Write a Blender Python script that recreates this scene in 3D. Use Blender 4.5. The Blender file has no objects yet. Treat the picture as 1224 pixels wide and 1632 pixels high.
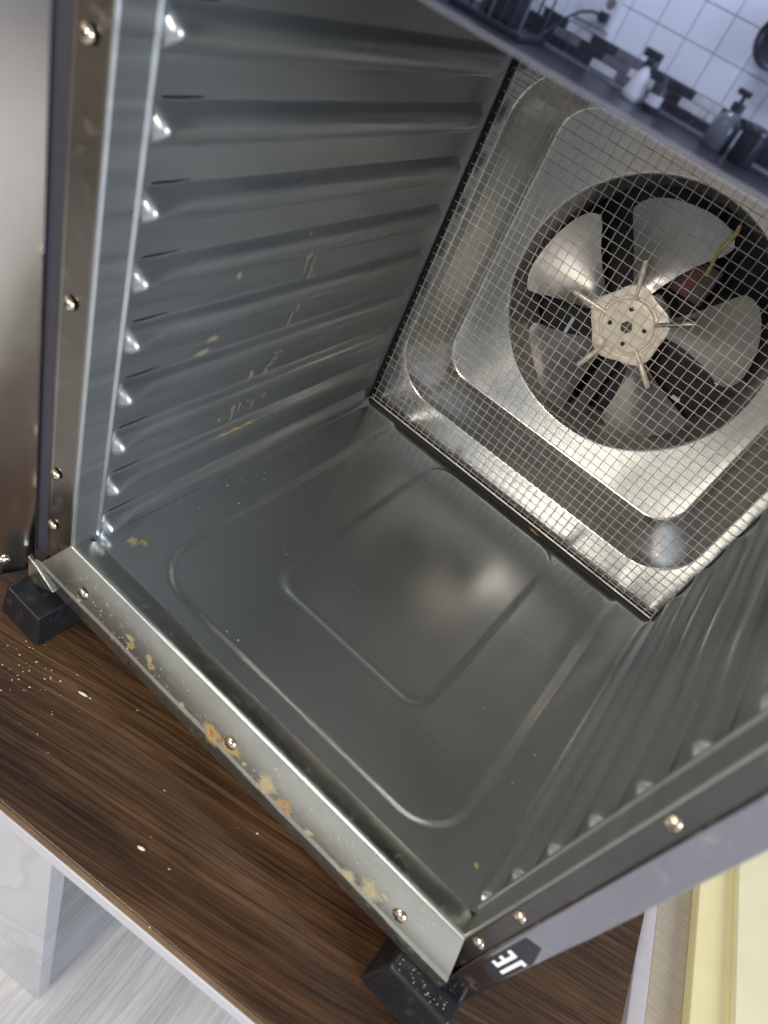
import bpy, bmesh, math, random
from mathutils import Vector, Matrix, noise
random.seed(7)
S = 0.4                      # all lengths below are in units of the cavity width (0.4 m)
sc = bpy.context.scene
COL = sc.collection

# ------------------------------------------------------------------ camera
cam = bpy.data.cameras.new('camera')
cam.sensor_fit = 'VERTICAL'; cam.sensor_height = 36.0; cam.lens = 24.79
cam.clip_start = 0.01; cam.clip_end = 100
camo = bpy.data.objects.new('camera', cam); COL.objects.link(camo)
camo.matrix_world = Matrix(((0.74312694, -0.62459629, 0.24008711, 0.7449 * S),
                            (0.57280352, 0.40829483, -0.71076822, -0.6008 * S),
                            (0.34591686, 0.66571375, 0.66118584, 1.1684 * S),
                            (0, 0, 0, 1)))
cam.dof.use_dof = True; cam.dof.focus_distance = 0.66; cam.dof.aperture_fstop = 5.0
sc.camera = camo

# ------------------------------------------------------------------ world and lamps
w = bpy.data.worlds.new('World'); sc.world = w; w.use_nodes = True
w.node_tree.nodes['Background'].inputs[0].default_value = (0.80, 0.86, 1.0, 1)
w.node_tree.nodes['Background'].inputs[1].default_value = 0.38

def area(name, loc, target, sx, sy, power, col):
    l = bpy.data.lights.new(name, 'AREA'); l.shape = 'RECTANGLE'; l.size = sx; l.size_y = sy
    l.energy = power; l.color = col
    o = bpy.data.objects.new(name, l); COL.objects.link(o); o.location = loc
    o.rotation_euler = (Vector(target) - Vector(loc)).to_track_quat('-Z', 'Y').to_euler()
    return o
area('ceiling_lamp', (-0.75, -0.75, 1.60), (0.2, -0.1, 0.0), 0.25, 0.25, 20.0, (1.0, 0.86, 0.66))
area('ceiling_lamp', (0.05, -2.30, 1.25), (0.2, 0.4, 0.2), 0.35, 0.25, 40.0, (1.0, 0.90, 0.78))
area('tile_fill_light', (-0.8, -2.35, 1.45), (-0.8, -2.95, 0.2), 0.9, 0.3, 20.0, (0.93, 0.96, 1.0))  # unseen fill light added to brighten the mirrored tiles
area('window_light', (3.5, -1.5, 1.15), (0.5, -0.5, -0.5), 1.7, 1.4, 150.0, (0.84, 0.91, 1.0))

sc.view_settings.view_transform = 'Standard'; sc.view_settings.look = 'None'
sc.view_settings.exposure = 0.0; sc.view_settings.gamma = 1.0
sc.render.engine = 'CYCLES'
sc.cycles.use_denoising = True
sc.cycles.max_bounces = 10; sc.cycles.glossy_bounces = 8; sc.cycles.caustics_reflective = True
sc.cycles.sample_clamp_indirect = 6.0

# ------------------------------------------------------------------ materials
def mat(name, base, rough=0.5, metal=0.0, var=0.0, vscale=8.0, rvar=0.0, bump=0.0, bscale=200.0,
        stretch=None, spec=0.5, coat=0.0, dirt=None, dscale=30.0, damt=0.5, scratch=0.0):
    m = bpy.data.materials.new(name); m.use_nodes = True
    nt = m.node_tree; N = nt.nodes; L = nt.links; b = N['Principled BSDF']
    b.inputs['Base Color'].default_value = (*base, 1); b.inputs['Roughness'].default_value = rough
    b.inputs['Metallic'].default_value = metal; b.inputs['Specular IOR Level'].default_value = spec
    b.inputs['Coat Weight'].default_value = coat
    geo = N.new('ShaderNodeNewGeometry'); src = geo.outputs['Position']
    if stretch:
        mp = N.new('ShaderNodeMapping'); mp.inputs['Scale'].default_value = stretch
        L.new(src, mp.inputs['Vector']); src = mp.outputs[0]
    def nz(scale, detail=4.0, r=0.6, s=None):
        n = N.new('ShaderNodeTexNoise'); n.inputs['Scale'].default_value = scale
        n.inputs['Detail'].default_value = detail; n.inputs['Roughness'].default_value = r
        L.new(s or src, n.inputs['Vector']); return n.outputs['Fac']
    def rng(fac, a, c, lo=0.3, hi=0.7):
        r = N.new('ShaderNodeMapRange'); r.inputs[1].default_value = lo; r.inputs[2].default_value = hi
        r.inputs[3].default_value = a; r.inputs[4].default_value = c; L.new(fac, r.inputs[0]); return r.outputs[0]
    col = None
    if var:
        hsv = N.new('ShaderNodeHueSaturation'); hsv.inputs['Color'].default_value = (*base, 1)
        L.new(rng(nz(vscale), 1 - var, 1 + var), hsv.inputs['Value']); col = hsv.outputs[0]
    if dirt:
        mx = N.new('ShaderNodeMix'); mx.data_type = 'RGBA'
        mx.inputs[6].default_value = (*base, 1); mx.inputs[7].default_value = (*dirt, 1)
        if col: L.new(col, mx.inputs[6])
        f = rng(nz(dscale, 6, 0.65, geo.outputs['Position']), 0, damt, 0.56, 0.70); L.new(f, mx.inputs[0]); col = mx.outputs[2]
        if metal > 0.3:
            L.new(rng(nz(dscale, 6, 0.65, geo.outputs['Position']), metal, metal * (1 - damt), 0.56, 0.70), b.inputs['Metallic'])
    if col: L.new(col, b.inputs['Base Color'])
    ro = rng(nz(vscale * 2.3), max(0.02, rough - rvar), rough + rvar) if rvar else None
    if scratch:                       # fine wipe marks and hairline scratches in two directions
        for ang, sx_, sy_ in ((0.5, 6, 420), (-0.9, 9, 560), (1.25, 3, 90)):
            mp = N.new('ShaderNodeMapping'); mp.inputs['Rotation'].default_value = (0, 0, ang); mp.inputs['Scale'].default_value = (sx_, sy_, 30)
            L.new(geo.outputs['Position'], mp.inputs['Vector'])
            f = rng(nz(1.0, 3, 0.55, mp.outputs[0]), 0, scratch, 0.60, 0.74)
            ad = N.new('ShaderNodeMath'); ad.operation = 'ADD'; L.new(f, ad.inputs[0])
            if ro: L.new(ro, ad.inputs[1])
            else: ad.inputs[1].default_value = rough
            ro = ad.outputs[0]
    if ro: L.new(ro, b.inputs['Roughness'])
    if bump:
        bp = N.new('ShaderNodeBump'); bp.inputs['Strength'].default_value = bump; bp.inputs['Distance'].default_value = 0.001
        L.new(nz(bscale, 3), bp.inputs['Height']); L.new(bp.outputs[0], b.inputs['Normal'])
    return m

GALV = (0.40, 0.425, 0.40)
M = {}
M['wall'] = mat('galvanised_wall', (0.385, 0.41, 0.42), 0.35, 0.86, 0.09, 45, 0.08, 0.03, 60, stretch=(1, 0.06, 1))  # lengthwise colour streaks stand in for streaky reflections along the ribs
M['pan'] = mat('galvanised_pan', (0.46, 0.49, 0.495), 0.225, 0.84, 0.03, 14, 0.02, scratch=0.045)
M['ceiling'] = mat('darkened_ceiling_sheet', (0.10, 0.105, 0.11), 0.4, 0.8, 0.05)  # out of view; darkened so the dish slopes mirror less light
M['rail'] = mat('rail_steel', (0.42, 0.445, 0.45), 0.34, 0.86, 0.09, 45, 0.08, 0.03, 60, stretch=(1, 0.06, 1))  # same painted reflection streaks as the wall
M['panel'] = mat('rear_panel_steel', (0.53, 0.518, 0.495), 0.225, 1.0, 0.03, 14, 0.02)
M['sill'] = mat('sill_steel', (0.52, 0.54, 0.50), 0.30, 1.0, 0.10, 14, 0.04, 0.0, 90, dirt=(0.42, 0.42, 0.36), dscale=160, damt=0.18, scratch=0.06)
M['jamb'] = mat('jamb_steel', (0.24, 0.235, 0.225), 0.22, 1.0, 0.12, 14, 0.05, 0.04, 80, dirt=(0.25, 0.23, 0.18), dscale=50, damt=0.3)
M['jamb_dark'] = mat('dark_jamb_steel', (0.12, 0.118, 0.115), 0.24, 1.0, 0.12, 14, 0.05, dirt=(0.25, 0.23, 0.18), dscale=70, damt=0.25)
M['mirror'] = mat('polished_casing', (0.31, 0.31, 0.35), 0.13, 1.0, 0.05, 10, 0.03, 0.0, dirt=(0.40, 0.37, 0.34), dscale=90, damt=0.25)
M['header'] = mat('polished_header', (0.56, 0.60, 0.76), 0.014, 1.0)
M['shroud'] = mat('shroud_steel', (0.48, 0.465, 0.44), 0.30, 0.8, 0.08, 20)
M['vent_sheet'] = mat('rear_sheet_shade', (0.012, 0.012, 0.016), 0.6)  # near black: the shade behind the fan is put into the colour
M['door'] = mat('door_steel', (0.54, 0.49, 0.43), 0.18, 1.0, 0.05, 8, 0.04, 0.03, 30)
M['casing'] = mat('casing_steel', (0.4, 0.4, 0.41), 0.3, 1.0, 0.05)
M['wire'] = mat('screen_wire', (0.74, 0.71, 0.66), 0.34, 0.45, 0.25, 60, dirt=(0.22, 0.13, 0.06), dscale=35, damt=0.6)
M['blade'] = mat('blade_aluminium', (0.34, 0.328, 0.31), 0.36, 1.0, 0.10, 18, 0.08, 0.05, 90, dirt=(0.40, 0.33, 0.22), dscale=40, damt=0.35)
M['hub'] = mat('hub_plate', (0.80, 0.73, 0.61), 0.42, 0.35, 0.10, 40, 0.06, 0.05, 120, dirt=(0.45, 0.27, 0.12), dscale=45, damt=0.5)
M['screw'] = mat('screw_steel', (0.64, 0.55, 0.43), 0.22, 1.0, 0.15, 120)
M['recess_shade'] = mat('recess_shade_dark', (0.05, 0.045, 0.04), 0.6, 0.5)  # dark colour for the shade inside recesses and holes
M['black'] = mat('black_plastic', (0.012, 0.0125, 0.015), 0.36, 0.0, 0.2, 60, 0.08, 0.10, 300, dirt=(0.07, 0.07, 0.08), dscale=70, damt=0.4, spec=0.35)
M['gap_shade'] = mat('gap_shade_black', (0.015, 0.015, 0.017), 0.65)  # shade of the panel gap as a near black colour
M['gap_fill'] = mat('dark_gap_fill', (0.035, 0.035, 0.05), 0.5)  # dark fill for the gap between door and jamb
M['motor'] = mat('motor_body', (0.09, 0.075, 0.065), 0.45, 0.5, 0.2, 40)
M['bracket'] = mat('bracket_shade', (0.02, 0.02, 0.022), 0.5)  # cavity shade put into the colour, keeps the bracket from looking lit
M['label'] = mat('motor_label', (0.16, 0.04, 0.03), 0.5)
M['yellow_wire'] = mat('yellow_wire', (0.75, 0.58, 0.10), 0.4)
M['red_wire'] = mat('red_wire', (0.10, 0.015, 0.012), 0.45)
def stain_mat(name, edge, core, amt=1.0, nscale=420.0):
    m = bpy.data.materials.new(name); m.use_nodes = True; nt = m.node_tree; N = nt.nodes; L = nt.links; b = N['Principled BSDF']
    tc_ = N.new('ShaderNodeTexCoord'); sub = N.new('ShaderNodeVectorMath'); sub.operation = 'SUBTRACT'; sub.inputs[1].default_value = (.5, .5, .5)
    L.new(tc_.outputs['Generated'], sub.inputs[0])
    at = N.new('ShaderNodeAttribute'); at.attribute_name = 'rad'
    geo = N.new('ShaderNodeNewGeometry'); n = N.new('ShaderNodeTexNoise'); n.inputs['Scale'].default_value = nscale; n.inputs['Detail'].default_value = 5
    L.new(geo.outputs['Position'], n.inputs['Vector'])
    ad = N.new('ShaderNodeMath'); ad.operation = 'MULTIPLY_ADD'; ad.inputs[1].default_value = 0.9; L.new(n.outputs['Fac'], ad.inputs[0]); L.new(at.outputs['Fac'], ad.inputs[2])
    mr = N.new('ShaderNodeMapRange'); mr.inputs[1].default_value = 1.40; mr.inputs[2].default_value = 0.80; mr.inputs[3].default_value = 0; mr.inputs[4].default_value = amt
    L.new(ad.outputs[0], mr.inputs[0]); L.new(mr.outputs[0], b.inputs['Alpha'])
    cr = N.new('ShaderNodeValToRGB'); e = cr.color_ramp.elements
    e[0].position = .50; e[0].color = (*core, 1); e[1].position = .95; e[1].color = (*edge, 1); L.new(ad.outputs[0], cr.inputs[0])
    L.new(cr.outputs[0], b.inputs['Base Color']); b.inputs['Roughness'].default_value = .55
    return m
M['stain'] = stain_mat('rust_stain', (0.44, 0.32, 0.14), (0.28, 0.10, 0.025), .85)
M['stain_pale'] = stain_mat('dried_residue', (0.45, 0.42, 0.27), (0.44, 0.32, 0.14), .7)
M['stain_brown'] = stain_mat('brown_residue', (0.46, 0.34, 0.16), (0.40, 0.22, 0.07), .8)
M['drip'] = stain_mat('faint_drip', (0.38, 0.34, 0.25), (0.40, 0.31, 0.17), .7, 300.0)
M['streak'] = mat('ochre_residue', (0.46, 0.30, 0.12), 0.6, 0.0, 0.35, 150)
M['speck'] = mat('speck', (0.52, 0.50, 0.40), 0.6)
M['crumb'] = mat('crumb', (0.72, 0.60, 0.42), 0.7, 0.0, 0.3, 200)
M['sticker'] = mat('black_sticker', (0.012, 0.012, 0.018), 0.35)
M['print'] = mat('white_print', (0.75, 0.77, 0.80), 0.5)
M['white_edge'] = mat('grey_edge_band', (0.40, 0.40, 0.43), 0.35, 0.0, 0.05)
M['tan_edge'] = mat('tan_edge_line', (0.17, 0.11, 0.06), 0.5, 0.0, 0.2, 40)
M['tan'] = mat('tan_board', (0.50, 0.43, 0.33), 0.6, 0.0, 0.12, 60, stretch=(1, 8, 1))
M['lilac'] = mat('pale_trim', (0.60, 0.56, 0.57), 0.5, 0.0, 0.08, 30)
M['yellow'] = mat('pale_yellow_board', (0.92, 0.82, 0.44), 0.55, 0.0, 0.05, 12)
M['yellow2'] = mat('cream_board', (0.92, 0.85, 0.55), 0.55, 0.0, 0.05, 12)
M['tile'] = mat('white_wall_tile', (0.74, 0.76, 0.80), 0.15, 0.0, 0.03, 4)
M['grout'] = mat('wall_grout', (0.52, 0.54, 0.58), 0.8)
M['mos_d'] = mat('dark_mosaic', (0.04, 0.04, 0.05), 0.2, 0.0, 0.3, 30)
M['mos_l'] = mat('light_mosaic', (0.60, 0.60, 0.60), 0.2, 0.0, 0.2, 30)
M['mos_m'] = mat('grey_mosaic', (0.16, 0.15, 0.16), 0.2, 0.0, 0.3, 30)
M['counter'] = mat('dark_counter', (0.035, 0.035, 0.042), 0.3, 0.0, 0.3, 60)
M['cabinet'] = mat('cream_cabinet', (0.70, 0.62, 0.50), 0.45, 0.0, 0.05)
M['white_plastic'] = mat('white_plastic', (0.60, 0.60, 0.62), 0.35)
M['dark_plastic'] = mat('dark_plastic', (0.03, 0.03, 0.04), 0.35)
M['clear'] = mat('grey_glass', (0.14, 0.15, 0.17), 0.1, 0.0)

def wood_mat(name, rot, dark, mid, light, gx=1.0, rough=0.32, fine=150.0, hv=(.42, 1.22), warp=0.02):
    m = bpy.data.materials.new(name); m.use_nodes = True
    nt = m.node_tree; N = nt.nodes; L = nt.links; b = N['Principled BSDF']
    geo = N.new('ShaderNodeNewGeometry')
    mp0 = N.new('ShaderNodeMapping'); mp0.inputs['Rotation'].default_value = (0, 0, -rot); L.new(geo.outputs['Position'], mp0.inputs[0])
    # slow warp so that the grain wanders
    wn = N.new('ShaderNodeTexNoise'); wn.inputs['Scale'].default_value = 3.0; wn.inputs['Detail'].default_value = 2
    L.new(mp0.outputs[0], wn.inputs['Vector'])
    vm = N.new('ShaderNodeVectorMath'); vm.operation = 'MULTIPLY_ADD'; vm.inputs[1].default_value = (0.0, warp, 0.0)
    L.new(wn.outputs['Color'], vm.inputs[0]); L.new(mp0.outputs[0], vm.inputs[2])
    def nz(sx, sy, detail, rr=0.6):
        mp = N.new('ShaderNodeMapping'); mp.inputs['Scale'].default_value = (sx, sy, 1); L.new(vm.outputs[0], mp.inputs[0])
        n = N.new('ShaderNodeTexNoise'); n.inputs['Scale'].default_value = 1.0; n.inputs['Detail'].default_value = detail
        n.inputs['Roughness'].default_value = rr; L.new(mp.outputs[0], n.inputs['Vector']); return n.outputs['Fac']
    broad = nz(2.2 * gx, 13, 4); med = nz(3.0 * gx, fine, 6, 0.62); hair = nz(14 * gx, fine * 4.0, 4, 0.65)
    a = N.new('ShaderNodeMath'); a.operation = 'MULTIPLY'; a.inputs[1].default_value = 0.60; L.new(broad, a.inputs[0])
    a2 = N.new('ShaderNodeMath'); a2.operation = 'MULTIPLY_ADD'; a2.inputs[1].default_value = 0.40; L.new(med, a2.inputs[0]); L.new(a.outputs[0], a2.inputs[2])
    cr = N.new('ShaderNodeValToRGB'); e = cr.color_ramp.elements
    e[0].position = 0.38; e[0].color = (*dark, 1); e[1].position = 0.64; e[1].color = (*light, 1)
    em = e.new(0.50); em.color = (*mid, 1)
    L.new(a2.outputs[0], cr.inputs[0])
    hs = N.new('ShaderNodeHueSaturation'); L.new(cr.outputs[0], hs.inputs['Color'])
    r = N.new('ShaderNodeMapRange'); r.inputs[1].default_value = 0.36; r.inputs[2].default_value = 0.60; r.inputs[3].default_value = hv[0]; r.inputs[4].default_value = hv[1]
    L.new(hair, r.inputs[0]); L.new(r.outputs[0], hs.inputs['Value'])
    L.new(hs.outputs[0], b.inputs['Base Color'])
    b.inputs['Roughness'].default_value = rough
    bp = N.new('ShaderNodeBump'); bp.inputs['Strength'].default_value = 0.25; bp.inputs['Distance'].default_value = 0.0006
    L.new(hair, bp.inputs['Height']); L.new(bp.outputs[0], b.inputs['Normal'])
    return m
M['walnut'] = wood_mat('walnut_laminate', math.radians(14), (0.024, 0.0125, 0.0072), (0.070, 0.036, 0.0175), (0.150, 0.080, 0.036))
M['white_floor'] = wood_mat('white_oak_floor', math.radians(95), (0.44, 0.43, 0.425), (0.53, 0.52, 0.515), (0.60, 0.59, 0.585), 0.8, 0.4, 60.0, (.80, 1.08), 0.012)

def marble():
    m = mat('white_marble', (0.66, 0.66, 0.69), 0.25); nt = m.node_tree; N = nt.nodes; L = nt.links
    geo = N.new('ShaderNodeNewGeometry'); n = N.new('ShaderNodeTexNoise'); n.inputs['Scale'].default_value = 2.2; n.inputs['Detail'].default_value = 6
    n.inputs['Distortion'].default_value = 1.6; L.new(geo.outputs['Position'], n.inputs['Vector'])
    cr = N.new('ShaderNodeValToRGB'); e = cr.color_ramp.elements
    e[0].position = 0.47; e[0].color = (0.37, 0.37, 0.385, 1); e[1].position = 0.54; e[1].color = (0.40, 0.40, 0.415, 1)
    k = e.new(0.505); k.color = (0.33, 0.325, 0.335, 1)
    L.new(n.outputs['Fac'], cr.inputs[0]); L.new(cr.outputs[0], N['Principled BSDF'].inputs['Base Color']); return m
M['marble'] = marble()

# ------------------------------------------------------------------ mesh helpers (cavity units in, metres out)
class MB:
    def __init__(s): s.v = []; s.f = []
    def add(s, verts, faces):
        n = len(s.v); s.v += [tuple(p) for p in verts]; s.f += [tuple(i + n for i in f) for f in faces]; return s
    def box(s, x0, x1, y0, y1, z0, z1):
        return s.add([(x0, y0, z0), (x1, y0, z0), (x1, y1, z0), (x0, y1, z0), (x0, y0, z1), (x1, y0, z1), (x1, y1, z1), (x0, y1, z1)],
                     [(0, 3, 2, 1), (4, 5, 6, 7), (0, 1, 5, 4), (1, 2, 6, 5), (2, 3, 7, 6), (3, 0, 4, 7)])
    def grid(s, rows, closed_u=False, closed_v=False):
        nr, nc = len(rows), len(rows[0]); V = [p for r in rows for p in r]; F = []
        for i in range(nr if closed_v else nr - 1):
            for j in range(nc if closed_u else nc - 1):
                a = i * nc + j; b = i * nc + (j + 1) % nc; c = ((i + 1) % nr) * nc + (j + 1) % nc; d = ((i + 1) % nr) * nc + j
                F.append((a, b, c, d))
        return s.add(V, F)
    def tube(s, pts, r, n=6, cap=True):
        pts = [Vector(p) for p in pts]; rows = []
        for i, p in enumerate(pts):
            t = (pts[min(i + 1, len(pts) - 1)] - pts[max(i - 1, 0)]).normalized()
            up = Vector((0, 0, 1)) if abs(t.z) < 0.9 else Vector((1, 0, 0))
            a = t.cross(up).normalized(); b = a.cross(t)
            rr = r[i] if isinstance(r, (list, tuple)) else r
            rows.append([p + (a * math.cos(2 * math.pi * k / n) + b * math.sin(2 * math.pi * k / n)) * rr for k in range(n)])
        base = len(s.v); s.grid(rows, closed_u=True)
        if cap:
            s.f.append(tuple(base + k for k in range(n))); s.f.append(tuple(base + (len(pts) - 1) * n + n - 1 - k for k in range(n)))
        return s
    def lathe(s, prof, c, axis='z', n=32):      # prof: (radius, height)
        rows = []
        for r, h in prof:
            row = []
            for k in range(n):
                a = 2 * math.pi * k / n; x, y = r * math.cos(a), r * math.sin(a)
                row.append({'z': (c[0] + x, c[1] + y, c[2] + h), 'y': (c[0] + x, c[1] + h, c[2] + y), 'x': (c[0] + h, c[1] + x, c[2] + y)}[axis])
            rows.append(row)
        return s.grid(rows, closed_u=True)

def build(name, mb, m, parent=None, smooth=False, bevel=0.0, base=(0, 0, 0), segs=2):
    """mb in cavity units, absolute; base = the owner's base point in cavity units."""
    me = bpy.data.meshes.new(name)
    me.from_pydata([((x - base[0]) * S, (y - base[1]) * S, (z - base[2]) * S) for x, y, z in mb.v], [], mb.f)
    bm = bmesh.new(); bm.from_mesh(me)
    bmesh.ops.remove_doubles(bm, verts=bm.verts, dist=1e-6); bmesh.ops.recalc_face_normals(bm, faces=bm.faces)
    if bevel:
        es = [e for e in bm.edges if len(e.link_faces) == 2 and e.calc_face_angle(0) > 0.6]
        bmesh.ops.bevel(bm, geom=es, offset=bevel * S, segments=segs, affect='EDGES', profile=0.5)
    bm.to_mesh(me); bm.free()
    if smooth or bevel:
        for p in me.polygons: p.use_smooth = True
        try: me.set_sharp_from_angle(angle=math.radians(50 if bevel else 60))
        except Exception: pass
    if m in ('stain', 'stain_pale', 'stain_brown', 'drip'):
        at = me.attributes.new('rad', 'FLOAT', 'POINT')
        nn = len(me.vertices) // 4
        for q, fr in enumerate((1.0, .86, .5, .02)):
            for r_ in range(nn): at.data[q * nn + r_].value = fr
    me.materials.append(m if not isinstance(m, str) else M[m])
    o = bpy.data.objects.new(name, me); COL.objects.link(o)
    if bevel:
        wn_ = o.modifiers.new('weighted_normal', 'WEIGHTED_NORMAL'); wn_.weight = 100; wn_.keep_sharp = True
    if parent: o.parent = parent
    else: o.location = tuple(v * S for v in base)
    return o
def thing(name, label, cat, base=(0, 0, 0), group=None, kind=None):
    o = bpy.data.objects.new(name, None); COL.objects.link(o); o.location = tuple(v * S for v in base); o.empty_display_size = 0.02
    o['label'] = label; o['category'] = cat
    if group: o['group'] = group
    return o
def tag(o, label, cat, group=None, kind=None):
    o['label'] = label; o['category'] = cat
    if group: o['group'] = group
    if kind: o['kind'] = kind
    return o
def struct(o): o['kind'] = 'structure'; return o

def rrect(cx, cz, hx, hz, r, ang):
    """point of a rounded rectangle outline seen from its centre under angle ang"""
    dx, dz = math.cos(ang), math.sin(ang)
    t = min(hx / abs(dx) if abs(dx) > 1e-9 else 1e9, hz / abs(dz) if abs(dz) > 1e-9 else 1e9)
    x, z = dx * t, dz * t
    ix, iz = hx - r, hz - r
    if abs(x) > ix and abs(z) > iz:
        ox, oz = math.copysign(ix, dx), math.copysign(iz, dz)
        bq = dx * ox + dz * oz; cq = ox * ox + oz * oz - r * r
        t = bq + math.sqrt(max(0, bq * bq - cq)); x, z = dx * t, dz * t
    return cx + x, cz + z
def sd_rrect(x, y, cx, cy, hx, hy, r):
    qx, qy = abs(x - cx) - hx + r, abs(y - cy) - hy + r
    return math.hypot(max(qx, 0), max(qy, 0)) + min(max(qx, qy), 0) - r
def sstep(a, b, x):
    t = min(1, max(0, (x - a) / (b - a))); return t * t * (3 - 2 * t)

# ------------------------------------------------------------------ the setting: room floor and the kitchen wall the header mirrors
ZT = -0.28                        # table top
ZF = ZT - 1.875                   # room floor
fl = MB().add([(-12, -8.0, ZF), (9, -8.0, ZF), (9, 8, ZF), (-12, 8, ZF)], [(0, 1, 2, 3)])
floor = struct(build('floor', fl, 'white_floor'))
YW = -7.5
kw = struct(build('kitchen_wall', MB().box(-7.0, 3.0, YW - 0.4, YW - 0.02, ZF, 3.6), 'grout'))
tp = 0.31
def tile_mesh():
    return MB().box(-tp / 2 + .004, tp / 2 - .004, -.022, 0.0, -tp / 2 + .004, tp / 2 - .004)
t0 = build('tile', tile_mesh(), 'tile', kw, bevel=0.004)
first = True
for i in range(-14, 8):
    for j in range(4):
        o = t0 if first else t0.copy()
        if not first: COL.objects.link(o); o.parent = kw
        first = False
        o.location = ((-1.2 + tp * (i + .5)) * S, (YW + 0.0) * S, (0.42 + tp * (j + .5)) * S)
upper = build('plaster', MB().box(-7, 3, YW - 0.019, YW, 0.42 + 4 * tp, 3.6), 'tile', kw)
mrow = 0.0833
mm = {k: build('mosaic_tile', MB().box(-.145, .145, -.022, 0, -mrow / 2 + .004, mrow / 2 - .004), k, kw, bevel=.003) for k in ('mos_d', 'mos_l', 'mos_m')}
used = set(); rm = random.Random(3)
for j in range(3):
    for i in range(22):
        k = rm.choice(['mos_d', 'mos_d', 'mos_m', 'mos_l', 'mos_d'])
        o = mm[k]
        if k in used: o = mm[k].copy(); COL.objects.link(o); o.parent = kw
        used.add(k)
        o.location = ((-5.4 + .3 * i + .1 * j) * S, YW * S, (0.17 + mrow * (j + .5)) * S)
# counter and base cabinets below the mosaic
ct = thing('kitchen_counter', 'long dark kitchen counter mirrored in the header above the opening', 'counter', (-2, -6.7, ZF))
cb = (-2, -6.7, ZF)
build('countertop', MB().box(-6.5, 2.8, YW + .001, -6.05, 0.06, 0.14), 'counter', ct, base=cb, bevel=.01)
build('carcass', MB().box(-6.4, 2.7, YW + .001, -6.2, ZF + .2, 0.059), 'cabinet', ct, base=cb)
build('plinth', MB().box(-6.4, 2.7, YW + .001, -6.35, ZF, ZF + .199), 'dark_plastic', ct, base=cb)
for k in range(6):
    d = build('cabinet_door', MB().box(-6.38 + 1.51 * k, -6.38 + 1.51 * k + 1.49, -6.198, -6.15, ZF + .25, 0.03), 'cabinet', ct, base=cb, bevel=.01)
    build('handle', MB().tube([(-5.6 + 1.51 * k - .25, -6.11, -.12), (-5.6 + 1.51 * k + .25, -6.11, -.12)], .012, 8), 'casing', d, base=cb)

# ------------------------------------------------------------------ table
tr = math.radians(8); tc, ts = math.cos(tr), math.sin(tr)
def T(u, v, z):                   # u along the front edge from its right corner (negative to the left), v into depth
    ox, oy = 1.455, -0.138
    return (ox + u * tc - v * ts, oy + u * ts + v * tc, z)
def tbox(u0, u1, v0, v1, z0, z1):
    m = MB(); P = [T(u0, v0, z0), T(u1, v0, z0), T(u1, v1, z0), T(u0, v1, z0), T(u0, v0, z1), T(u1, v0, z1), T(u1, v1, z1), T(u0, v1, z1)]
    return m.add(P, [(0, 3, 2, 1), (4, 5, 6, 7), (0, 1, 5, 4), (1, 2, 6, 5), (2, 3, 7, 6), (3, 0, 4, 7)])
tbase = T(-1.3, 1.0, ZF)
tb = thing('table', 'dark walnut grain table with a pale edge band carrying the steel cabinet', 'table', tbase)
build('table_top', tbox(-2.6, 0, 0.006, 2.2, ZT - .05, ZT), 'walnut', tb, base=tbase, bevel=.004)
build('edge_band', tbox(-2.6, 0, -.006, 0.005, ZT - .052, ZT - .006), 'white_edge', tb, base=tbase, bevel=.004)
build('edge_line', tbox(-2.6, 0, -.003, 0.0055, ZT - .006, ZT - .0008), 'tan_edge', tb, base=tbase)
for u0, u1 in ((-2.3, -1.376), (-1.363, -1.155)):
    build('leg_panel', tbox(u0, u1, .075, .13, ZF, ZT - .076), 'marble', tb, base=tbase, bevel=.004)
build('panel_joint', tbox(-1.377, -1.362, .09, .12, ZF, ZT - .076), 'mos_m', tb, base=tbase)
build('far_leg_panel', tbox(-.2, -.12, .9, 2.1, ZF, ZT - .051), 'marble', tb, base=tbase)

# pale yellow boards on a tan stand beside the table
zs = -0.36
def quadbox(P, z0, z1):
    return MB().add([(x, y, z0) for x, y in P] + [(x, y, z1) for x, y in P],
                    [(0, 3, 2, 1), (4, 5, 6, 7), (0, 1, 5, 4), (1, 2, 6, 5), (2, 3, 7, 6), (3, 0, 4, 7)])
sb = (1.6, .6, ZF)
st = thing('side_stand', 'tan topped stand with a pale trim edge beside the dark table', 'stand', sb)
build('top', quadbox([(1.500, .24), (2.3, .44), (2.1, 1.35), (1.298, 1.15)], zs - .06, zs), 'tan', st, base=sb, bevel=.003)
build('trim', quadbox([(1.455, .24), (1.498, .245), (1.296, 1.15), (1.252, 1.145)], zs - .06, zs + .004), 'lilac', st, base=sb, bevel=.004)
for x, y in ((1.52, .35), (2.2, .5), (1.36, 1.08), (2.05, 1.25)):
    build('leg', MB().box(x - .04, x + .04, y - .04, y + .04, ZF, zs - .061), 'lilac', st, base=sb, bevel=.004)
yb = build('yellow_board', quadbox([(1.575, .28), (2.3, .45), (2.12, 1.3), (1.395, 1.13)], zs + .001, zs + .03), 'yellow', bevel=.003)
tag(yb, 'pale yellow board lying on the tan stand, lower of two', 'board')
yb2 = build('cream_board', quadbox([(1.665, .31), (2.3, .46), (2.12, 1.3), (1.485, 1.13)], zs + .031, zs + .05), 'yellow2', bevel=.003)
tag(yb2, 'cream board lying on top of the yellow board on the stand', 'board')

# ------------------------------------------------------------------ the steel drying cabinet
HT = 1.14                          # cavity height
YM, YP = 0.986, 1.006               # wire screen plane, rear panel border plane
CB = (0.5, 0.5, ZT)
cabn = thing('drying_cabinet', 'open steel drying cabinet with ribbed walls and a fan behind a wire screen', 'cabinet', CB)
def part(name, mb, m, parent=None, **k): return build(name, mb, m, parent or cabn, base=CB, **k)

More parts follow.
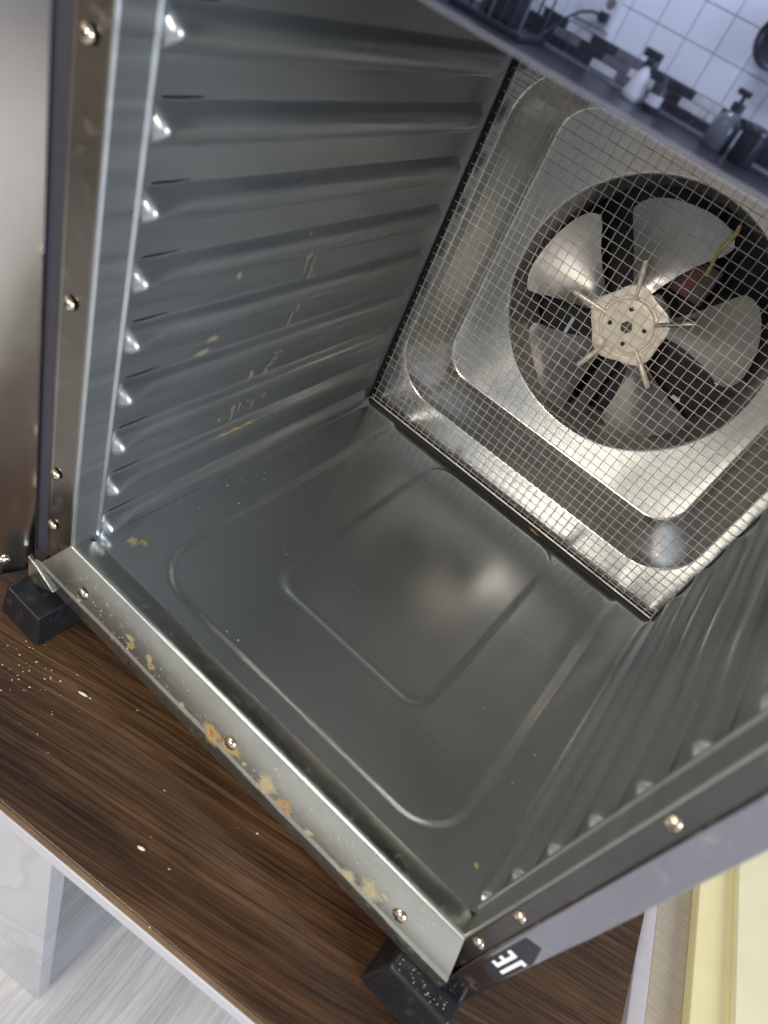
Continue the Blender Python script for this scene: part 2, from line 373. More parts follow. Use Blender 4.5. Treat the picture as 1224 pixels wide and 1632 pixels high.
# outer casing
cas = MB()
cas.box(-.078, -.066, .03, 1.27, -.15, 1.33); cas.box(1.066, 1.078, .03, 1.27, -.15, 1.33)
cas.box(-.066, 1.066, .03, 1.27, 1.318, 1.33); cas.box(-.066, 1.066, .03, 1.27, -.15, -.138)
part('casing', cas, 'casing')
# rear sheet of the casing with ventilation slots
def slotted(y, x0, x1, z0, z1, holes):
    xs = sorted({x0, x1, *[h[0] for h in holes], *[h[1] for h in holes]}); zs_ = sorted({z0, z1, *[h[2] for h in holes], *[h[3] for h in holes]})
    m = MB()
    for i in range(len(xs) - 1):
        for j in range(len(zs_) - 1):
            cx, cz = (xs[i] + xs[i + 1]) / 2, (zs_[j] + zs_[j + 1]) / 2
            if any(h[0] < cx < h[1] and h[2] < cz < h[3] for h in holes): continue
            m.add([(xs[i], y, zs_[j]), (xs[i + 1], y, zs_[j]), (xs[i + 1], y, zs_[j + 1]), (xs[i], y, zs_[j + 1])], [(0, 1, 2, 3)])
    return m
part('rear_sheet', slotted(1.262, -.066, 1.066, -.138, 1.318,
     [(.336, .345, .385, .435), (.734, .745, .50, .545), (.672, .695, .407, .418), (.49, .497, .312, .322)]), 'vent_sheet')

# floor pan, pressed with two rounded rectangles
def pan_z(x, y):
    d1 = sd_rrect(x, y, .507, .62, .393, .535, .11); d2 = sd_rrect(x, y, .503, .62, .213, .348, .06)
    z = -.007 * (1 - sstep(-.018, .002, d1)) + .006 * (1 - sstep(-.014, .002, d2))
    return z + .010 * sstep(.02, 0, x) + .010 * sstep(.98, 1.0, x) - .002
nx, ny = 170, 170
rows = []
for j in range(ny + 1):
    y = .046 + (1.012 - .046) * j / ny; row = []
    for i in range(nx + 1):
        x = i / nx
        row.append((x, y, pan_z(x, y)))
    rows.append(row)
part('floor_pan', MB().grid(rows), 'pan', smooth=True)
part('ceiling_sheet', MB().box(-.02, 1.02, .03, 1.02, HT, HT + .01), 'ceiling')

# side walls with lanced slots, and pressed rails
railz = [.018 + .1115 * k for k in range(10)]
def side_wall(x):
    ys = [.05, .078, .150, 1.03]; m = MB(); holes = []
    for z in railz: holes.append((.090, .142, z + .0335, z + .0368))
    ys = sorted({.05, 1.03, .082, .150}); zz = sorted({-.01, HT, *[h[2] for h in holes], *[h[3] for h in holes]})
    for a in range(len(ys) - 1):
        for b in range(len(zz) - 1):
            cy, cz = (ys[a] + ys[a + 1]) / 2, (zz[b] + zz[b + 1]) / 2
            if any(h[0] < cy < h[1] and h[2] < cz < h[3] for h in holes): continue
            m.add([(x, ys[a], zz[b]), (x, ys[a + 1], zz[b]), (x, ys[a + 1], zz[b + 1]), (x, ys[a], zz[b + 1])], [(0, 1, 2, 3)])
    return m
def rail_mesh(sgn, nub=.031):
    """pressed ledge, along +y from the origin"""
    Lr = .89; rows = []
    ylist = [0, .001, .003, .006, .010, .015, .022, .034, .05, .08] + [.08 + (Lr - .12) * k / 14 for k in range(1, 15)] + [Lr - .03, Lr - .018, Lr - .009, Lr - .003, Lr]
    for y in ylist:
        e = 1.0
        if y < .015: e = (1 - (1 - y / .015) ** 2) ** .5
        if y > Lr - .03: e = math.sqrt(max(0, 1 - ((y - Lr + .03) / .03) ** 2))
        amp = (nub - (nub - .017) * sstep(.018, .075, y)) * e
        hw = (.0295 + .004 * sstep(.02, .1, y)) * (.75 + .25 * e)
        row = []
        for t in (-1, -.94, -.86, -.76, -.66, -.58, -.5, -.25, 0, .25, .5, .58, .66, .76, .86, .94, 1):
            kb_ = sstep(.02, .09, y); h = sstep(0, .72, 1 - abs(t)) * kb_ + (1 - kb_) * (math.cos(math.pi * t) * .5 + .5) ** .7
            row.append((sgn * (amp * h - .0006), y, t * hw + amp * .10))
        rows.append(row)
    return MB().grid(rows)
for sgn, x in ((1, 0.0), (-1, 1.0)):
    wl = part('side_wall', side_wall(x), 'wall')
    r0 = build('rail', rail_mesh(sgn, .031 if sgn > 0 else .021), 'rail', wl, smooth=True)
    for k, z in enumerate(railz):
        o = r0 if k == 0 else r0.copy()
        if k: COL.objects.link(o); o.parent = wl
        o.location = ((x - CB[0]) * S, (.062 - CB[1]) * S, (z - CB[2]) * S)
    # folded return at the front of the wall
    rt = MB(); rx = lambda d: x + sgn * d
    prof = [(-.002, .0655), (.004, .0650), (.0085, .0635), (.0105, .0610), (.0100, .0580), (.0080, .0560), (.0060, .0545), (.0055, .0530), (.0055, .0060), (.0052, .0045), (.0035, .0015), (.0010, .0)]
    rt.grid([[(rx(d), y, z) for d, y in prof] for z in (-.004, .3, .7, HT)])
    part('wall_return', rt, 'sill' if False else 'rail', smooth=True)

# rear panel: border, deep drawn dish, fan opening with bell mouth
cx, cz = .503, .570
N_ = 200
angs = [2 * math.pi * k / N_ for k in range(N_)]
def ring_rr(hx, hz, r, y, zc=.526): return [(p[0], y, p[1]) for p in (rrect(cx, zc, hx, hz, r, a) for a in angs)]
def ring_c(r, y): return [(cx + r * math.cos(a), y, cz + r * math.sin(a)) for a in angs]
rows = [ring_rr(.53, .63, .01, YP, .575), ring_rr(.470, .428, .135, YP), ring_rr(.4685, .4265, .1335, YP + .0004), ring_rr(.4655, .4235, .131, YP + .0026), ring_rr(.4635, .4215, .1295, YP + .0055), ring_rr(.463, .421, .129, YP + .0062)]
for f in (.25, .5, .75):
    rows.append(ring_rr(.463 - .080 * f, .421 - .054 * f, .129 - .041 * f, YP + .0062 + .0718 * f, .526 + .022 * f))
rows += [ring_rr(.383, .367, .088, YP + .0780, .548), ring_rr(.3825, .3665, .0875, YP + .0787, .548), ring_rr(.380, .364, .086, YP + .0815, .548), ring_rr(.3765, .3605, .084, YP + .0834, .548), ring_rr(.375, .359, .083, YP + .0836, .548)]
yp2 = YP + .0836
rows += [ring_rr(.348, .340, .2, yp2, .560), ring_c(.322, yp2), ring_c(.3205, yp2), ring_c(.318, yp2 + .001), ring_c(.3155, yp2 + .004)]
shr = [ring_c(.3155, yp2 + .0042), ring_c(.3138, yp2 + .012), ring_c(.311, yp2 + .018), ring_c(.292, yp2 + .058), ring_c(.2905, yp2 + .064), ring_c(.2905, yp2 + .13)]
bp = part('rear_panel', MB().grid(rows, closed_u=True), 'panel', smooth=True)
part('fan_shroud', MB().grid(shr, closed_u=True), 'shroud', smooth=True)
# black strips stand in for the shaded gap at the panel's foot and sides
part('gap_shade_strip', MB().box(.0, 1.0, YM - .006, YP - .002, -.004, .006), 'gap_shade', bevel=.002)
part('gap_shade_strip', MB().box(.0005, .0035, YM + .004, YP - .002, .007, HT - .002), 'gap_shade')
part('gap_shade_strip', MB().box(.9965, .9995, YM + .004, YP - .002, .007, HT - .002), 'gap_shade')

# woven wire screen
scr = part('wire_screen', MB().tube([(.008, YM, .012), (.992, YM, .012)], .0022, 6), 'wire', smooth=True)
pitch = .0226; wr = .00092
nvw = 43; nhw = 49
def vwire(ph):
    pts = []; z = 0.0; L_ = HT - .024; n = int(L_ / (pitch / 2))
    return MB().tube([(0, ph * .0012 * (1 if k % 2 else -1), L_ * k / n) for k in range(n + 1)], wr, 4, cap=False)
def hwire(ph):
    L_ = .984; n = int(L_ / (pitch / 2))
    return MB().tube([(L_ * k / n, ph * .0012 * (1 if k % 2 else -1), 0) for k in range(n + 1)], wr, 4, cap=False)
vs = [build('wire', vwire(p), 'wire', scr, smooth=True) for p in (1, -1)]
hs_ = [build('wire', hwire(p), 'wire', scr, smooth=True) for p in (1, -1)]
rj = random.Random(5)
for k in range(nvw):
    o = vs[k % 2] if k < 2 else vs[k % 2].copy()
    if k >= 2: COL.objects.link(o); o.parent = scr
    o.location = ((.012 + pitch * (k + .3) + rj.uniform(-.0012, .0012) - CB[0]) * S, (YM - CB[1]) * S, (.012 - CB[2]) * S)
    o.rotation_euler = (0, rj.uniform(-.0018, .0018), 0)
for k in range(nhw):
    o = hs_[k % 2] if k < 2 else hs_[k % 2].copy()
    if k >= 2: COL.objects.link(o); o.parent = scr
    o.location = ((.008 - CB[0]) * S, (YM - .0005 - CB[1]) * S, (.016 + pitch * (k + .4) + rj.uniform(-.0012, .0012) - CB[2]) * S)
    o.rotation_euler = (0, rj.uniform(-.0018, .0018), 0)

# fan
fx, fy, fz = .4965, 1.105, .553
fan = part('fan', MB().lathe([(.0, -.012), (.006, -.012), (.010, -.010), (.010, .075)], (fx, fy, fz), 'y', 16), 'screw', smooth=True)
hub = MB()
nh = 120; rows = []
prof = [(.0105, -.004), (.064, -.004), (.067, -.0035), (.0685, -.001), (.070, .0045), (.074, .0050), (.0755, .001), (.0775, -.0005), (.080, -.0008), (.097, -.0004), (.0995, .0005), (.1, .0032), (.098, .006)]
for r, h in prof:
    row = []
    for k in range(nh):
        a = 2 * math.pi * k / nh
        s5 = math.cos(5 * (a - math.radians(36)))
        rr = .93 * r * (1 + (.06 * s5 if r > .09 else 0.0)); hh = h
        if .0684 < r < .079: hh = h - (h + .0038) * max(0, s5) ** 14
        row.append((fx + rr * math.cos(a), fy + hh, fz + rr * math.sin(a)))
    rows.append(row)
part('hub', MB().grid(rows, closed_u=True), 'hub', fan, smooth=True)
for k in range(4):
    a = math.radians(20 + 90 * k)
    hc = (fx + .042 * math.cos(a), fy - .0060, fz + .042 * math.sin(a))
    part('hub_hole_shade', MB().lathe([(0, .0005), (.0052, .0005), (.0058, .0018)], hc, 'y', 14), 'recess_shade', fan)  # dark disc laid on the hub face, painting the hole's shade
part('shaft_nut', MB().lathe([(0, -.014), (.011, -.014), (.014, -.011), (.014, 0)], (fx, fy - .002, fz), 'y', 6), 'motor', fan)
def blade_mesh(a0, da, rin, rout, off, thick=.003):
    # sheet swept from the arm angle a0 + off to a0 - da, pitched towards the rear
    nr, na = 14, 16
    def surf(u, v):
        r = rin + (rout - rin) * u
        lo = .42 + .58 * min(1, u * 1.25) ** .7
        ang = math.radians(a0) + math.radians(off) * lo - math.radians(da + off) * lo * v + math.radians(10) * (1 - lo) * 0
        r2 = r - .022 * sstep(.75, 1, u) * abs(2 * v - 1) ** 6
        depth = -.016 + .060 * v * (.4 + .6 * u) + .012 * math.sin(math.pi * v)
        return Vector((fx + r2 * math.cos(ang), fy + .004 + depth * sstep(0, .25, u), fz + r2 * math.sin(ang)))
    m = MB()
    top = [[surf(i / nr, j / na) for j in range(na + 1)] for i in range(nr + 1)]
    bot = [[p + Vector((0, thick, 0)) for p in r] for r in top]
    m.grid(top); m.grid(bot)
    edge = [top[0][j] for j in range(na + 1)] + [top[i][na] for i in range(1, nr + 1)] + [top[nr][j] for j in range(na - 1, -1, -1)] + [top[i][0] for i in range(nr - 1, 0, -1)]
    m.grid([edge, [p + Vector((0, thick, 0)) for p in edge]], closed_u=True)
    return m
for k in range(5):
    a0 = 36 + 72 * k
    b = part('blade', blade_mesh(a0, 38, .075, .284, 13), 'blade', fan, smooth=True)
    ar = math.radians(a0)
    pts = [(fx + r * math.cos(ar + w_), fy + dy, fz + r * math.sin(ar + w_)) for r, dy, w_ in ((.062, -.0015, 0), (.10, -.002, 0), (.12, -.0035, .0), (.150, -.0055, .0), (.156, -.005, 0))]
    part('arm', MB().tube(pts, [.0045, .0062, .0072, .0068, .004], 8), 'hub' if k != 0 else 'blade', fan, smooth=True)
# motor, bracket and wiring behind the fan
part('motor', MB().lathe([(0, 0), (.07, 0), (.085, .008), (.085, .08), (.07, .088), (0, .088)], (fx, 1.15, fz), 'y', 28), 'motor', smooth=True)
part('motor_bracket', MB().box(fx - .30, fx + .30, 1.185, 1.195, fz - .018, fz + .018).box(fx - .018, fx + .018, 1.197, 1.205, fz - .30, fz + .30), 'bracket')
part('motor_box', MB().box(.49, .60, 1.17, 1.22, .655, .745), 'motor', bevel=.004)
part('motor_label', MB().box(.535, .56, 1.166, 1.1695, .662, .735), 'label')
part('wire_lead', MB().tube([(.568 + .004 * math.sin(k), 1.14, .846 - .0115 * k - .0004 * k * k) for k in range(9)] , .0045, 6), 'yellow_wire', smooth=True)
part('wire_lead', MB().tube([(.525 + .012 * math.sin(k * .8), 1.15, .80 - .012 * k) for k in range(9)], .004, 6), 'red_wire', smooth=True)

# front frame ---------------------------------------------------------------
# sill: tilted face, fold, upright lip
prof = [(.058, -.012), (.050, -.003), (.046, -.001), (.010, .004), (.004, .0035), (.0, .0008), (-.0018, -.003), (-.0170, -.098), (-.0172, -.0995), (-.0184, -.1015), (-.0200, -.1045), (-.0208, -.1075), (-.0209, -.110), (-.0207, -.1115), (-.0200, -.145), (-.015, -.149), (.03, -.149)]
def sx(z, side):     # mitred ends
    t = min(1, max(0, -z / .11)); return -.066 * t if side < 0 else 1.0 + .034 * t
sill_rows = []
for t in [k / 60 for k in range(61)]:
    dent = .0016 * math.exp(-((t - .605) / .010) ** 2) + .0012 * math.exp(-((t - .86) / .012) ** 2)
    row = []
    for y, z in prof:
        a, b = sx(z, -1), sx(z, 1)
        if z < -.1: a -= .012; 
        wob = .0007 * math.sin(t * 23 + z * 30) * (1 if -.12 < z < -.05 else 0)
        row.append((a + (b - a) * t, y + (dent if -.125 < z < -.10 else 0) + wob, z))
    sill_rows.append(row)
sill = part('sill', MB().grid(sill_rows), 'sill', smooth=True)
# jambs
def jamb(prof, z0f, z1, m, name='jamb', bev=0):
    # prof: (x, y) list; bottom mitred via z0f(x)
    mb = MB(); n = 24
    mb.grid([[(x, y, z0f(x) + (z1 - z0f(x)) * k / n) for x, y in prof] for k in range(n + 1)])
    return part(name, mb, m, smooth=True)
mit_l = lambda x: -.11 * min(1, max(0, -x / .066)) + .0012
mit_r = lambda x: -.11 * min(1, max(0, (x - 1.0) / .034)) + .0012
jl = jamb([(.004, .008), (.001, .001), (-.001, -.0004), (-.0025, -.001), (-.004, -.0012), (-.052, -.005), (-.0535, -.0052), (-.055, -.006), (-.058, -.0068), (-.061, -.006), (-.0625, -.004), (-.063, .0), (-.063, .03)], mit_l, 1.12, 'jamb')
jr = jamb([(.996, .008), (.999, .001), (1.001, -.0006), (1.003, -.001), (1.0045, -.0011), (1.023, -.0030), (1.0285, -.0035), (1.029, .004)], mit_r, 1.12, 'jamb_dark')
lip = jamb([(1.0285, .004), (1.0285, -.008), (1.0295, -.0105), (1.0315, -.012), (1.0325, -.012), (1.0740, -.012), (1.075, -.012), (1.077, -.0105), (1.078, -.008), (1.078, .03)], lambda x: -.148, 1.33, 'mirror', 'casing_lip')
part('hinge_gap', MB().box(-.110, -.0640, .004, .02, -.12, 1.33), 'gap_fill')
part('corner_gusset', MB().add([(-.096, -.0235, -.110), (-.066, -.0235, -.118), (-.012, -.0235, -.147), (-.05, -.0235, -.172), (-.092, -.0235, -.190), (-.096, -.015, -.110), (-.066, -.015, -.118), (-.012, -.015, -.147), (-.05, -.015, -.172), (-.092, -.015, -.190)],
     [(0, 1, 2, 3, 4), (9, 8, 7, 6, 5), (0, 5, 6, 1), (1, 6, 7, 2), (2, 7, 8, 3), (3, 8, 9, 4), (4, 9, 5, 0)]), 'sill', bevel=.0015)
# header above the opening
hd = [(.03, 1.076), (.0025, 1.0755), (.0014, 1.0758), (.0005, 1.0764), (.0001, 1.0773), (.0, 1.0783), (.0, 1.0790), (.0, 1.30), (.0, 1.302), (.002, 1.325), (.03, 1.33)]
part('header', MB().grid([[(x, y, z) for y, z in hd] for x in (-.078, .2, .5, .8, 1.027)]), 'header', smooth=True)

# screws
def screw_mesh():
    return MB().lathe([(.0, -.0062), (.005, -.0060), (.0088, -.0045), (.0112, -.0018), (.0118, .0008)], (0, 0, 0), 'y', 20)
def cross_mesh():
    return MB().box(-.0055, .0055, -.0066, -.0055, -.0013, .0013).box(-.0013, .0013, -.0066, -.0055, -.0055, .0055)  # dark cross standing on the head, painting the recess shade
s0 = None
def screw(x, y, z, parent, rot=0.0, nrm='y', tilt=0.0, sc_=1.0):
    global s0, c0
    if s0 is None:
        s0 = build('screw', screw_mesh(), 'screw', parent, smooth=True); c0 = build('recess_shade_cross', cross_mesh(), 'recess_shade', s0); o = s0
    else:
        o = s0.copy(); COL.objects.link(o); o.parent = parent; c = c0.copy(); COL.objects.link(c); c.parent = o
    o.location = ((x - CB[0]) * S, (y - CB[1]) * S, (z - CB[2]) * S); o.scale = (sc_,) * 3
    o.rotation_euler = (tilt, rot, 0) if nrm == 'y' else (0, rot, math.pi / 2)
    return o
for x, rz in ((.066, .3), (.4885, .9), (.9045, 1.4)): screw(x, -.0125, -.073, sill, rz, tilt=.16, sc_=1.28)
for z, x in ((.025, -.0455), (.165, -.045), (.53, -.035), (.886, -.031)): screw(x, -.0078, z, jl, z * 5, sc_=1.0)
for z, x in ((.032, 1.0145), (.171, 1.0130), (.533, 1.0115), (.89, 1.0115)): screw(x, -.0022, z, jr, z * 7, sc_=.95)

# sticker with white print on the right casing lip (upside-down letters)
stk = part('sticker', MB().add([(1.037, -.0128, .012), (1.0715, -.0128, -.002), (1.073, -.0128, .120), (1.060, -.0128, .166), (1.036, -.0128, .158)], [(0, 1, 2, 3, 4)]), 'sticker', lip)
pr = MB(); Y0 = -.0134
def pbox(x0, x1, z0, z1): pr.add([(x0, Y0, z0), (x1, Y0, z0), (x1, Y0, z1), (x0, Y0, z1)], [(0, 1, 2, 3)])
pbox(1.0475, 1.0535, .040, .106); pbox(1.0415, 1.0475, .040, .050); pbox(1.0405, 1.0475, .066, .076); pbox(1.0395, 1.0475, .095, .106)
pbox(1.0595, 1.0655, .036, .108); pbox(1.0655, 1.0700, .098, .108)
part('print', pr, 'print', stk)

# feet
def foot(x0, x1, y0, y1, top=-.152):
    z1 = top; z0 = ZT + .0005
    return MB().add([(x0 + .012, y0 + .006, z1), (x1 - .006, y0 + .006, z1), (x1 - .006, y1, z1), (x0 + .012, y1, z1), (x0, y0, z0), (x1, y0, z0), (x1, y1, z0), (x0, y1, z0)],
                    [(0, 1, 2, 3), (4, 7, 6, 5), (0, 4, 5, 1), (1, 5, 6, 2), (2, 6, 7, 3), (3, 7, 4, 0)])
part('foot', foot(.934, 1.090, -.058, .11), 'black', bevel=.011, segs=3)
part('foot', foot(-.112, .012, -.074, .10, -.184), 'black', bevel=.006, segs=3)
for x in (.0, .98):
    part('foot', foot(x - .1, x + .05, 1.05, 1.2), 'black', bevel=.008)

# opened door on the left hinge
da = math.radians(20); dd = Vector((-math.sin(da), -math.cos(da), 0)); dn = Vector((math.cos(da), -math.sin(da), 0)); dh = Vector((-.103, -.002, 0))
def dbox(u0, u1, t0_, t1_, z0, z1):
    q = MB().box(u0, u1, t0_, t1_, z0, z1); q.v = [tuple(dh + dd * a - dn * b + Vector((0, 0, c))) for a, b, c in q.v]; return q
dr = part('door', dbox(0, 1.0, 0, .04, -.176, 1.30), 'door', bevel=.0015, segs=1)
dsc = dh + dd * .058 + dn * .001
sc1 = screw(dsc.x, dsc.y, -.128, dr, .5, 'x', sc_=1.1); sc1.rotation_euler = (0, .5, math.pi / 2 - da)
# ------------------------------------------------------------------ stains, residue and crumbs
def blob(c, r1, r2, rot, nrm, seed, h=.0006, n=26, rag=.28):
    rb = random.Random(seed); rr = []
    ph = [rb.uniform(0, 6.28) for _ in range(4)]
    for k in range(n):
        a = 2 * math.pi * k / n
        q = 1 + rag * (.5 * math.sin(2 * a + ph[0]) + .35 * math.sin(3 * a + ph[1]) + .3 * math.sin(5 * a + ph[2]) + .25 * math.sin(9 * a + ph[3]))
        rr.append((math.cos(a) * r1 * q, math.sin(a) * r2 * q))
    cr_, sr_ = math.cos(rot), math.sin(rot)
    rows = []
    for f, hh in ((1.0, 0.0), (.86, h), (.5, h * 1.15), (.02, h * 1.15)):
        row = []
        for u, v in rr:
            u2, v2 = (u * cr_ - v * sr_) * f, (u * sr_ + v * cr_) * f
            if nrm == 'x': row.append((c[0] + hh, c[1] + u2, c[2] + v2))
            elif nrm == 'y': row.append((c[0] + u2, c[1] - hh + v2 * .165, c[2] + v2))
            else: row.append((c[0] + u2, c[1] + v2, c[2] + hh))
        rows.append(row)
    return MB().grid(rows, closed_u=True)
def sy(z): return -.0018 + (z + .003) * (.0157 / .097) - .0007     # sill face depth at height z
SILL = [(.205, -.064, .010, .007, 'stain_pale'), (.214, -.078, .011, .008, 'stain'), (.262, -.066, .010, .008, 'stain_pale'), (.272, -.080, .009, .008, 'stain'),
        (.366, -.095, .007, .006, 'stain_pale'), (.448, -.090, .020, .020, 'stain'), (.492, -.078, .024, .018, 'stain'), (.532, -.085, .006, .005, 'stain_pale'),
        (.588, -.080, .022, .019, 'stain_pale'), (.596, -.090, .009, .007, 'stain'), (.634, -.085, .016, .010, 'stain'), (.650, -.097, .010, .006, 'stain'),
        (.700, -.090, .008, .007, 'stain_pale'), (.800, -.094, .015, .011, 'stain_pale'), (.842, -.080, .024, .016, 'stain_pale'), (.868, -.062, .008, .005, 'stain_pale'),
        (.060, -.098, .008, .005, 'stain_pale'), (.13, -.04, .004, .003, 'stain_pale')]
for i, (x, z, a, b, m) in enumerate(SILL):
    part('rust_stain' if m == 'stain' else 'residue_spot', blob((x, sy(z), z), a * 1.35, b * 1.35, .4 + i, 'y', 40 + i), m, sill, smooth=True)
rs = random.Random(21)
sp = MB()
for _ in range(90):                              # fine specks of wear on the sill
    x = rs.uniform(.03, .98); z = rs.uniform(-.098, -.012); sp.v += []; q = blob((x, sy(z), z), rs.uniform(.0008, .0022), rs.uniform(.0006, .0016), rs.uniform(0, 3), 'y', rs.random(), .0004, 7); sp.add(q.v, q.f)
o = part('specks', sp, 'speck', sill); o['kind'] = 'stuff'
# left wall drips
lw = [c for c in cabn.children if c.name.startswith('side_wall')][0]
DRIP = [(.47, .58, .012, .006), (.485, .555, .004, .022), (.505, .50, .004, .026), (.515, .465, .007, .010), (.50, .44, .004, .016), (.485, .395, .004, .020), (.478, .372, .009, .007), (.47, .34, .004, .018),
        (.455, .275, .004, .022), (.468, .247, .012, .008), (.475, .215, .004, .016), (.41, .285, .006, .010), (.40, .25, .003, .018), (.385, .235, .022, .004), (.38, .205, .005, .010), (.44, .19, .003, .010),
        (.30, .54, .006, .005), (.27, .415, .010, .006), (.25, .39, .012, .006), (.345, .185, .003, .006), (.36, .215, .004, .003), (.62, .62, .01, .004)]
for i, (y, z, a, b) in enumerate(DRIP):
    part('dried_drip', blob((.0008, y, z), a * 1.9, b * 1.7, .05 * (i % 5 - 2), 'x', 90 + i, .0009, 18, .35), 'stain_brown' if i in (3, 6, 9) else 'drip', lw, smooth=True)
rdp = random.Random(77)
for i in range(46):
    t = rdp.random(); py = .478 + .03 * math.sin(t * 5) - .06 * max(0, t - .75) * 4 + rdp.gauss(0, .010); pz = .60 - .44 * t
    part('dried_drip', blob((.0008 + .0115 * max(0, 1 - min(abs(pz - z) for z in railz) / .022) ** .5, py, pz), rdp.uniform(.003, .008), rdp.uniform(.005, .020), rdp.uniform(-.15, .15), 'x', 500 + i, .0008, 14, .4), 'drip' if rdp.random() < .75 else 'stain_brown', lw, smooth=True)
part('residue_streak', MB().tube([(.0112, .335 + .0115 * k, .146 + .0018 * math.sin(k * 1.7)) for k in range(13)], [.0008, .0018, .003, .0036, .0028, .0034, .0036, .0022, .0026, .003, .002, .0022, .0008], 7), 'streak', lw, smooth=True)
fp = [c for c in cabn.children if c.name.startswith('floor_pan')][0]
for i, (x, y, a, b) in enumerate([(.055, .105, .016, .012), (.07, .12, .010, .012), (.955, .115, .008, .006), (.33, .11, .004, .003), (.93, .30, .003, .003)]):
    part('residue_spot', blob((x, y, pan_z(x, y) + .0006), a, b, i, 'z', 300 + i), 'stain_pale' if i != 1 else 'stain', fp, smooth=True)
part('rust_stain', blob((.62, YM - .007, .002), .022, .004, 0, 'y', 333), 'stain', fp)
def crumbs(name, n, fn, smin, smax, m, seed):
    r = random.Random(seed); mb = MB()
    for _ in range(n):
        x, y, z = fn(r); l = r.uniform(smin, smax); w_ = l * r.uniform(.25, .7); a = r.uniform(0, math.pi)
        if r.random() < .6: a = math.radians(14) + r.uniform(-.35, .35)
        d = Vector((math.cos(a), math.sin(a), 0)); e = Vector((-d.y, d.x, 0)); c = Vector((x, y, z)); hgt = w_ * .8
        mb.add([c - d * l, c + e * w_, c + d * l, c - e * w_, c + Vector((0, 0, hgt))], [(0, 1, 4), (1, 2, 4), (2, 3, 4), (3, 0, 4), (3, 2, 1, 0)])
    return mb
def tfn(r):
    if r.random() < .78: return (r.gauss(.03, .06), r.gauss(-.12, .035), ZT + .0006)
    return (r.uniform(0, .9), r.uniform(-.26, .0) , ZT + .0006)
cm = build('crumbs', crumbs('crumbs', 70, tfn, .0008, .0034, 'crumb', 5), 'crumb')
tag(cm, 'pale dry crumbs scattered on the dark table before the left foot', 'crumbs', kind='stuff')
cm2 = build('crumbs', crumbs('crumbs', 30, lambda r: (r.uniform(.955, 1.07), r.uniform(-.046, -.022), -.1515), .0005, .0019, 'crumb', 6), 'crumb')
tag(cm2, 'pale crumbs lying on top of the right black foot', 'crumbs', kind='stuff')
def pfn(r):
    if r.random() < .5: x, y = abs(r.gauss(.03, .03)) + .012, r.uniform(.12, .8)
    else: x, y = r.uniform(.08, .95), r.uniform(.08, .95)
    return (x, y, pan_z(x, y) + .0003)
cm3 = build('crumbs', crumbs('crumbs', 80, pfn, .0006, .0022, 'crumb', 8), 'crumb')
tag(cm3, 'tiny dry flecks lying on the grey floor pan inside the cabinet', 'crumbs', kind='stuff')
for i, (x, y, l, lb) in enumerate([(.161, -.069, .011, 'single pale grain on the table just before the cabinet sill'), (.484, -.181, .008, 'single pale grain alone in the middle of the walnut table')]):
    g = build('rice_grain', MB().tube([(x - l, y - l * .3, ZT + .003), (x - l * .6, y - l * .18, ZT + .0035), (x, y, ZT + .0038), (x + l * .6, y + l * .18, ZT + .0035), (x + l, y + l * .3, ZT + .003)], [.0005, .0026, .0032, .0026, .0005], 8), 'crumb', smooth=True)
    tag(g, lb, 'grain')

# ------------------------------------------------------------------ small things on the kitchen counter (seen mirrored in the header)
ZC = .1405
def lathe_thing(name, label, cat, x, y, parts):
    b = (x, y, ZC); t = thing(name, label, cat, b)
    for nm, prof, m in parts: build(nm, MB().lathe(prof, (x, y, ZC), 'z', 24), m, t, base=b, smooth=True)
    return t, b
t, b = lathe_thing('spray_bottle', 'white spray bottle with dark trigger head mirrored in the header', 'bottle', -1.60, -7.2,
    [('body', [(0, 0), (.105, 0), (.115, .01), (.112, .06), (.085, .17), (.055, .25), (.035, .28), (.035, .30), (0, .30)], 'white_plastic')])
build('trigger_head', MB().box(-1.64, -1.56, -7.24, -7.16, ZC + .30, ZC + .36).box(-1.70, -1.52, -7.235, -7.165, ZC + .36, ZC + .43).box(-1.54, -1.52, -7.23, -7.17, ZC + .26, ZC + .36), 'dark_plastic', t, base=b, bevel=.008)
t, b = lathe_thing('dark_bottle', 'dark squat bottle beside the white spray bottle in the mirrored kitchen', 'bottle', -1.38, -7.15,
    [('body', [(0, 0), (.07, 0), (.075, .01), (.075, .20), (.03, .25), (.03, .29), (0, .29)], 'dark_plastic'), ('label', [(.0765, .06), (.0765, .15)], 'white_plastic')])
t, b = lathe_thing('pump_bottle', 'grey pump dispenser with dark nozzle at the right of the mirrored kitchen', 'bottle', -.68, -7.2,
    [('body', [(0, 0), (.12, 0), (.13, .012), (.13, .22), (.07, .30), (.05, .33), (0, .33)], 'clear'), ('collar', [(0, .33), (.06, .33), (.06, .39), (.02, .40), (.02, .45), (0, .45)], 'dark_plastic')])
build('nozzle', MB().box(-.76, -.63, -7.225, -7.175, ZC + .45, ZC + .50), 'dark_plastic', t, base=b, bevel=.008)
lathe_thing('storage_jar', 'dark storage jar next to the pump dispenser in the mirrored kitchen', 'jar', -.40, -7.15,
    [('body', [(0, 0), (.11, 0), (.12, .01), (.12, .26), (0, .26)], 'counter'), ('lid', [(0, .32), (.11, .32), (.12, .31), (.12, .265), (0, .265)], 'dark_plastic')])
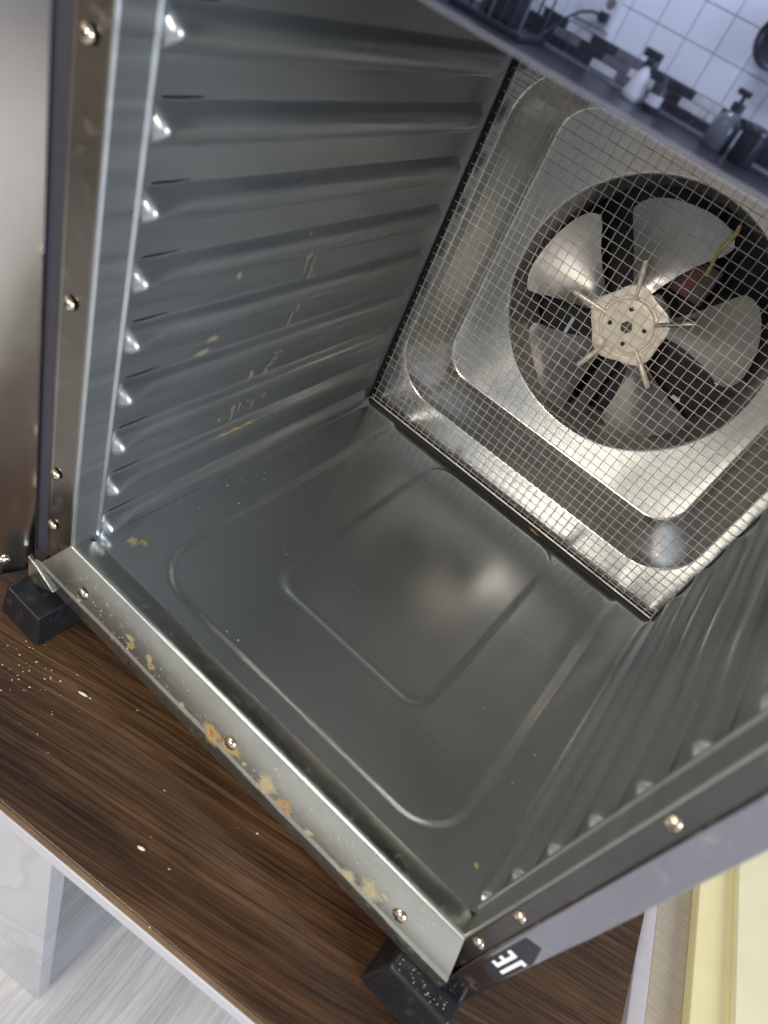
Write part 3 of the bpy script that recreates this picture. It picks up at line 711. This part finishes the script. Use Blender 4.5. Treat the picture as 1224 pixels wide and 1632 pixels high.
pan = thing('hanging_pan', 'dark round pan hanging on the white tiled wall', 'pan', (-.70, -7.46, 1.02))
build('pan_body', MB().lathe([(0, .02), (.17, .02), (.19, .03), (.21, .12), (.215, .12), (.195, .01), (0, .0)], (-.70, -7.44, 1.02), 'y', 32), 'dark_plastic', pan, base=(-.70, -7.46, 1.02), smooth=True)
build('handle', MB().tube([(-.70, -7.40, 1.22), (-.70, -7.40, 1.62)], .022, 8), 'dark_plastic', pan, base=(-.70, -7.46, 1.02), smooth=True)
sk = thing('socket_plate', 'white socket plate with a dark plug and cord on the tiled wall', 'socket', (-2.45, -7.48, .62))
kb = (-2.45, -7.48, .62)
build('plate', MB().box(-2.62, -2.22, -7.50, -7.47, .48, .80), 'white_plastic', sk, base=kb, bevel=.006)
build('plug', MB().box(-2.36, -2.26, -7.469, -7.40, .54, .62), 'dark_plastic', sk, base=kb, bevel=.01)
build('socket_hole', MB().lathe([(0, 0), (.045, 0), (.045, -.01)], (-2.31, -7.462, .70), 'y', 16), 'mos_m', sk, base=kb)
build('cord', MB().tube([(-2.36, -7.43, .58), (-2.44, -7.42, .575), (-2.54, -7.40, .53), (-2.64, -7.38, .44), (-2.72, -7.3, .30), (-2.80, -7.2, ZC + .015)], .012, 8), 'dark_plastic', sk, base=kb, smooth=True)
rk = thing('dish_rack', 'dark wire dish rack at the left end of the mirrored counter', 'rack', (-3.2, -7.0, ZC))
rkb = (-3.2, -7.0, ZC)
for k in range(7):
    x = -3.5 + .12 * k
    build('rack_wire', MB().tube([(x, -7.3, ZC + .01), (x, -7.3, ZC + .45), (x + .03, -7.0, ZC + .50), (x, -6.8, ZC + .42), (x, -6.8, ZC + .01)], .014, 6), 'dark_plastic' if k % 3 else 'casing', rk, base=rkb, smooth=True)
build('tray', MB().box(-3.6, -2.72, -7.35, -6.75, ZC + .001, ZC + .06), 'dark_plastic', rk, base=rkb, bevel=.01)
build('rack_bin', MB().box(-3.3, -2.95, -7.2, -6.9, ZC + .062, ZC + .33), 'counter', rk, base=rkb, bevel=.02)
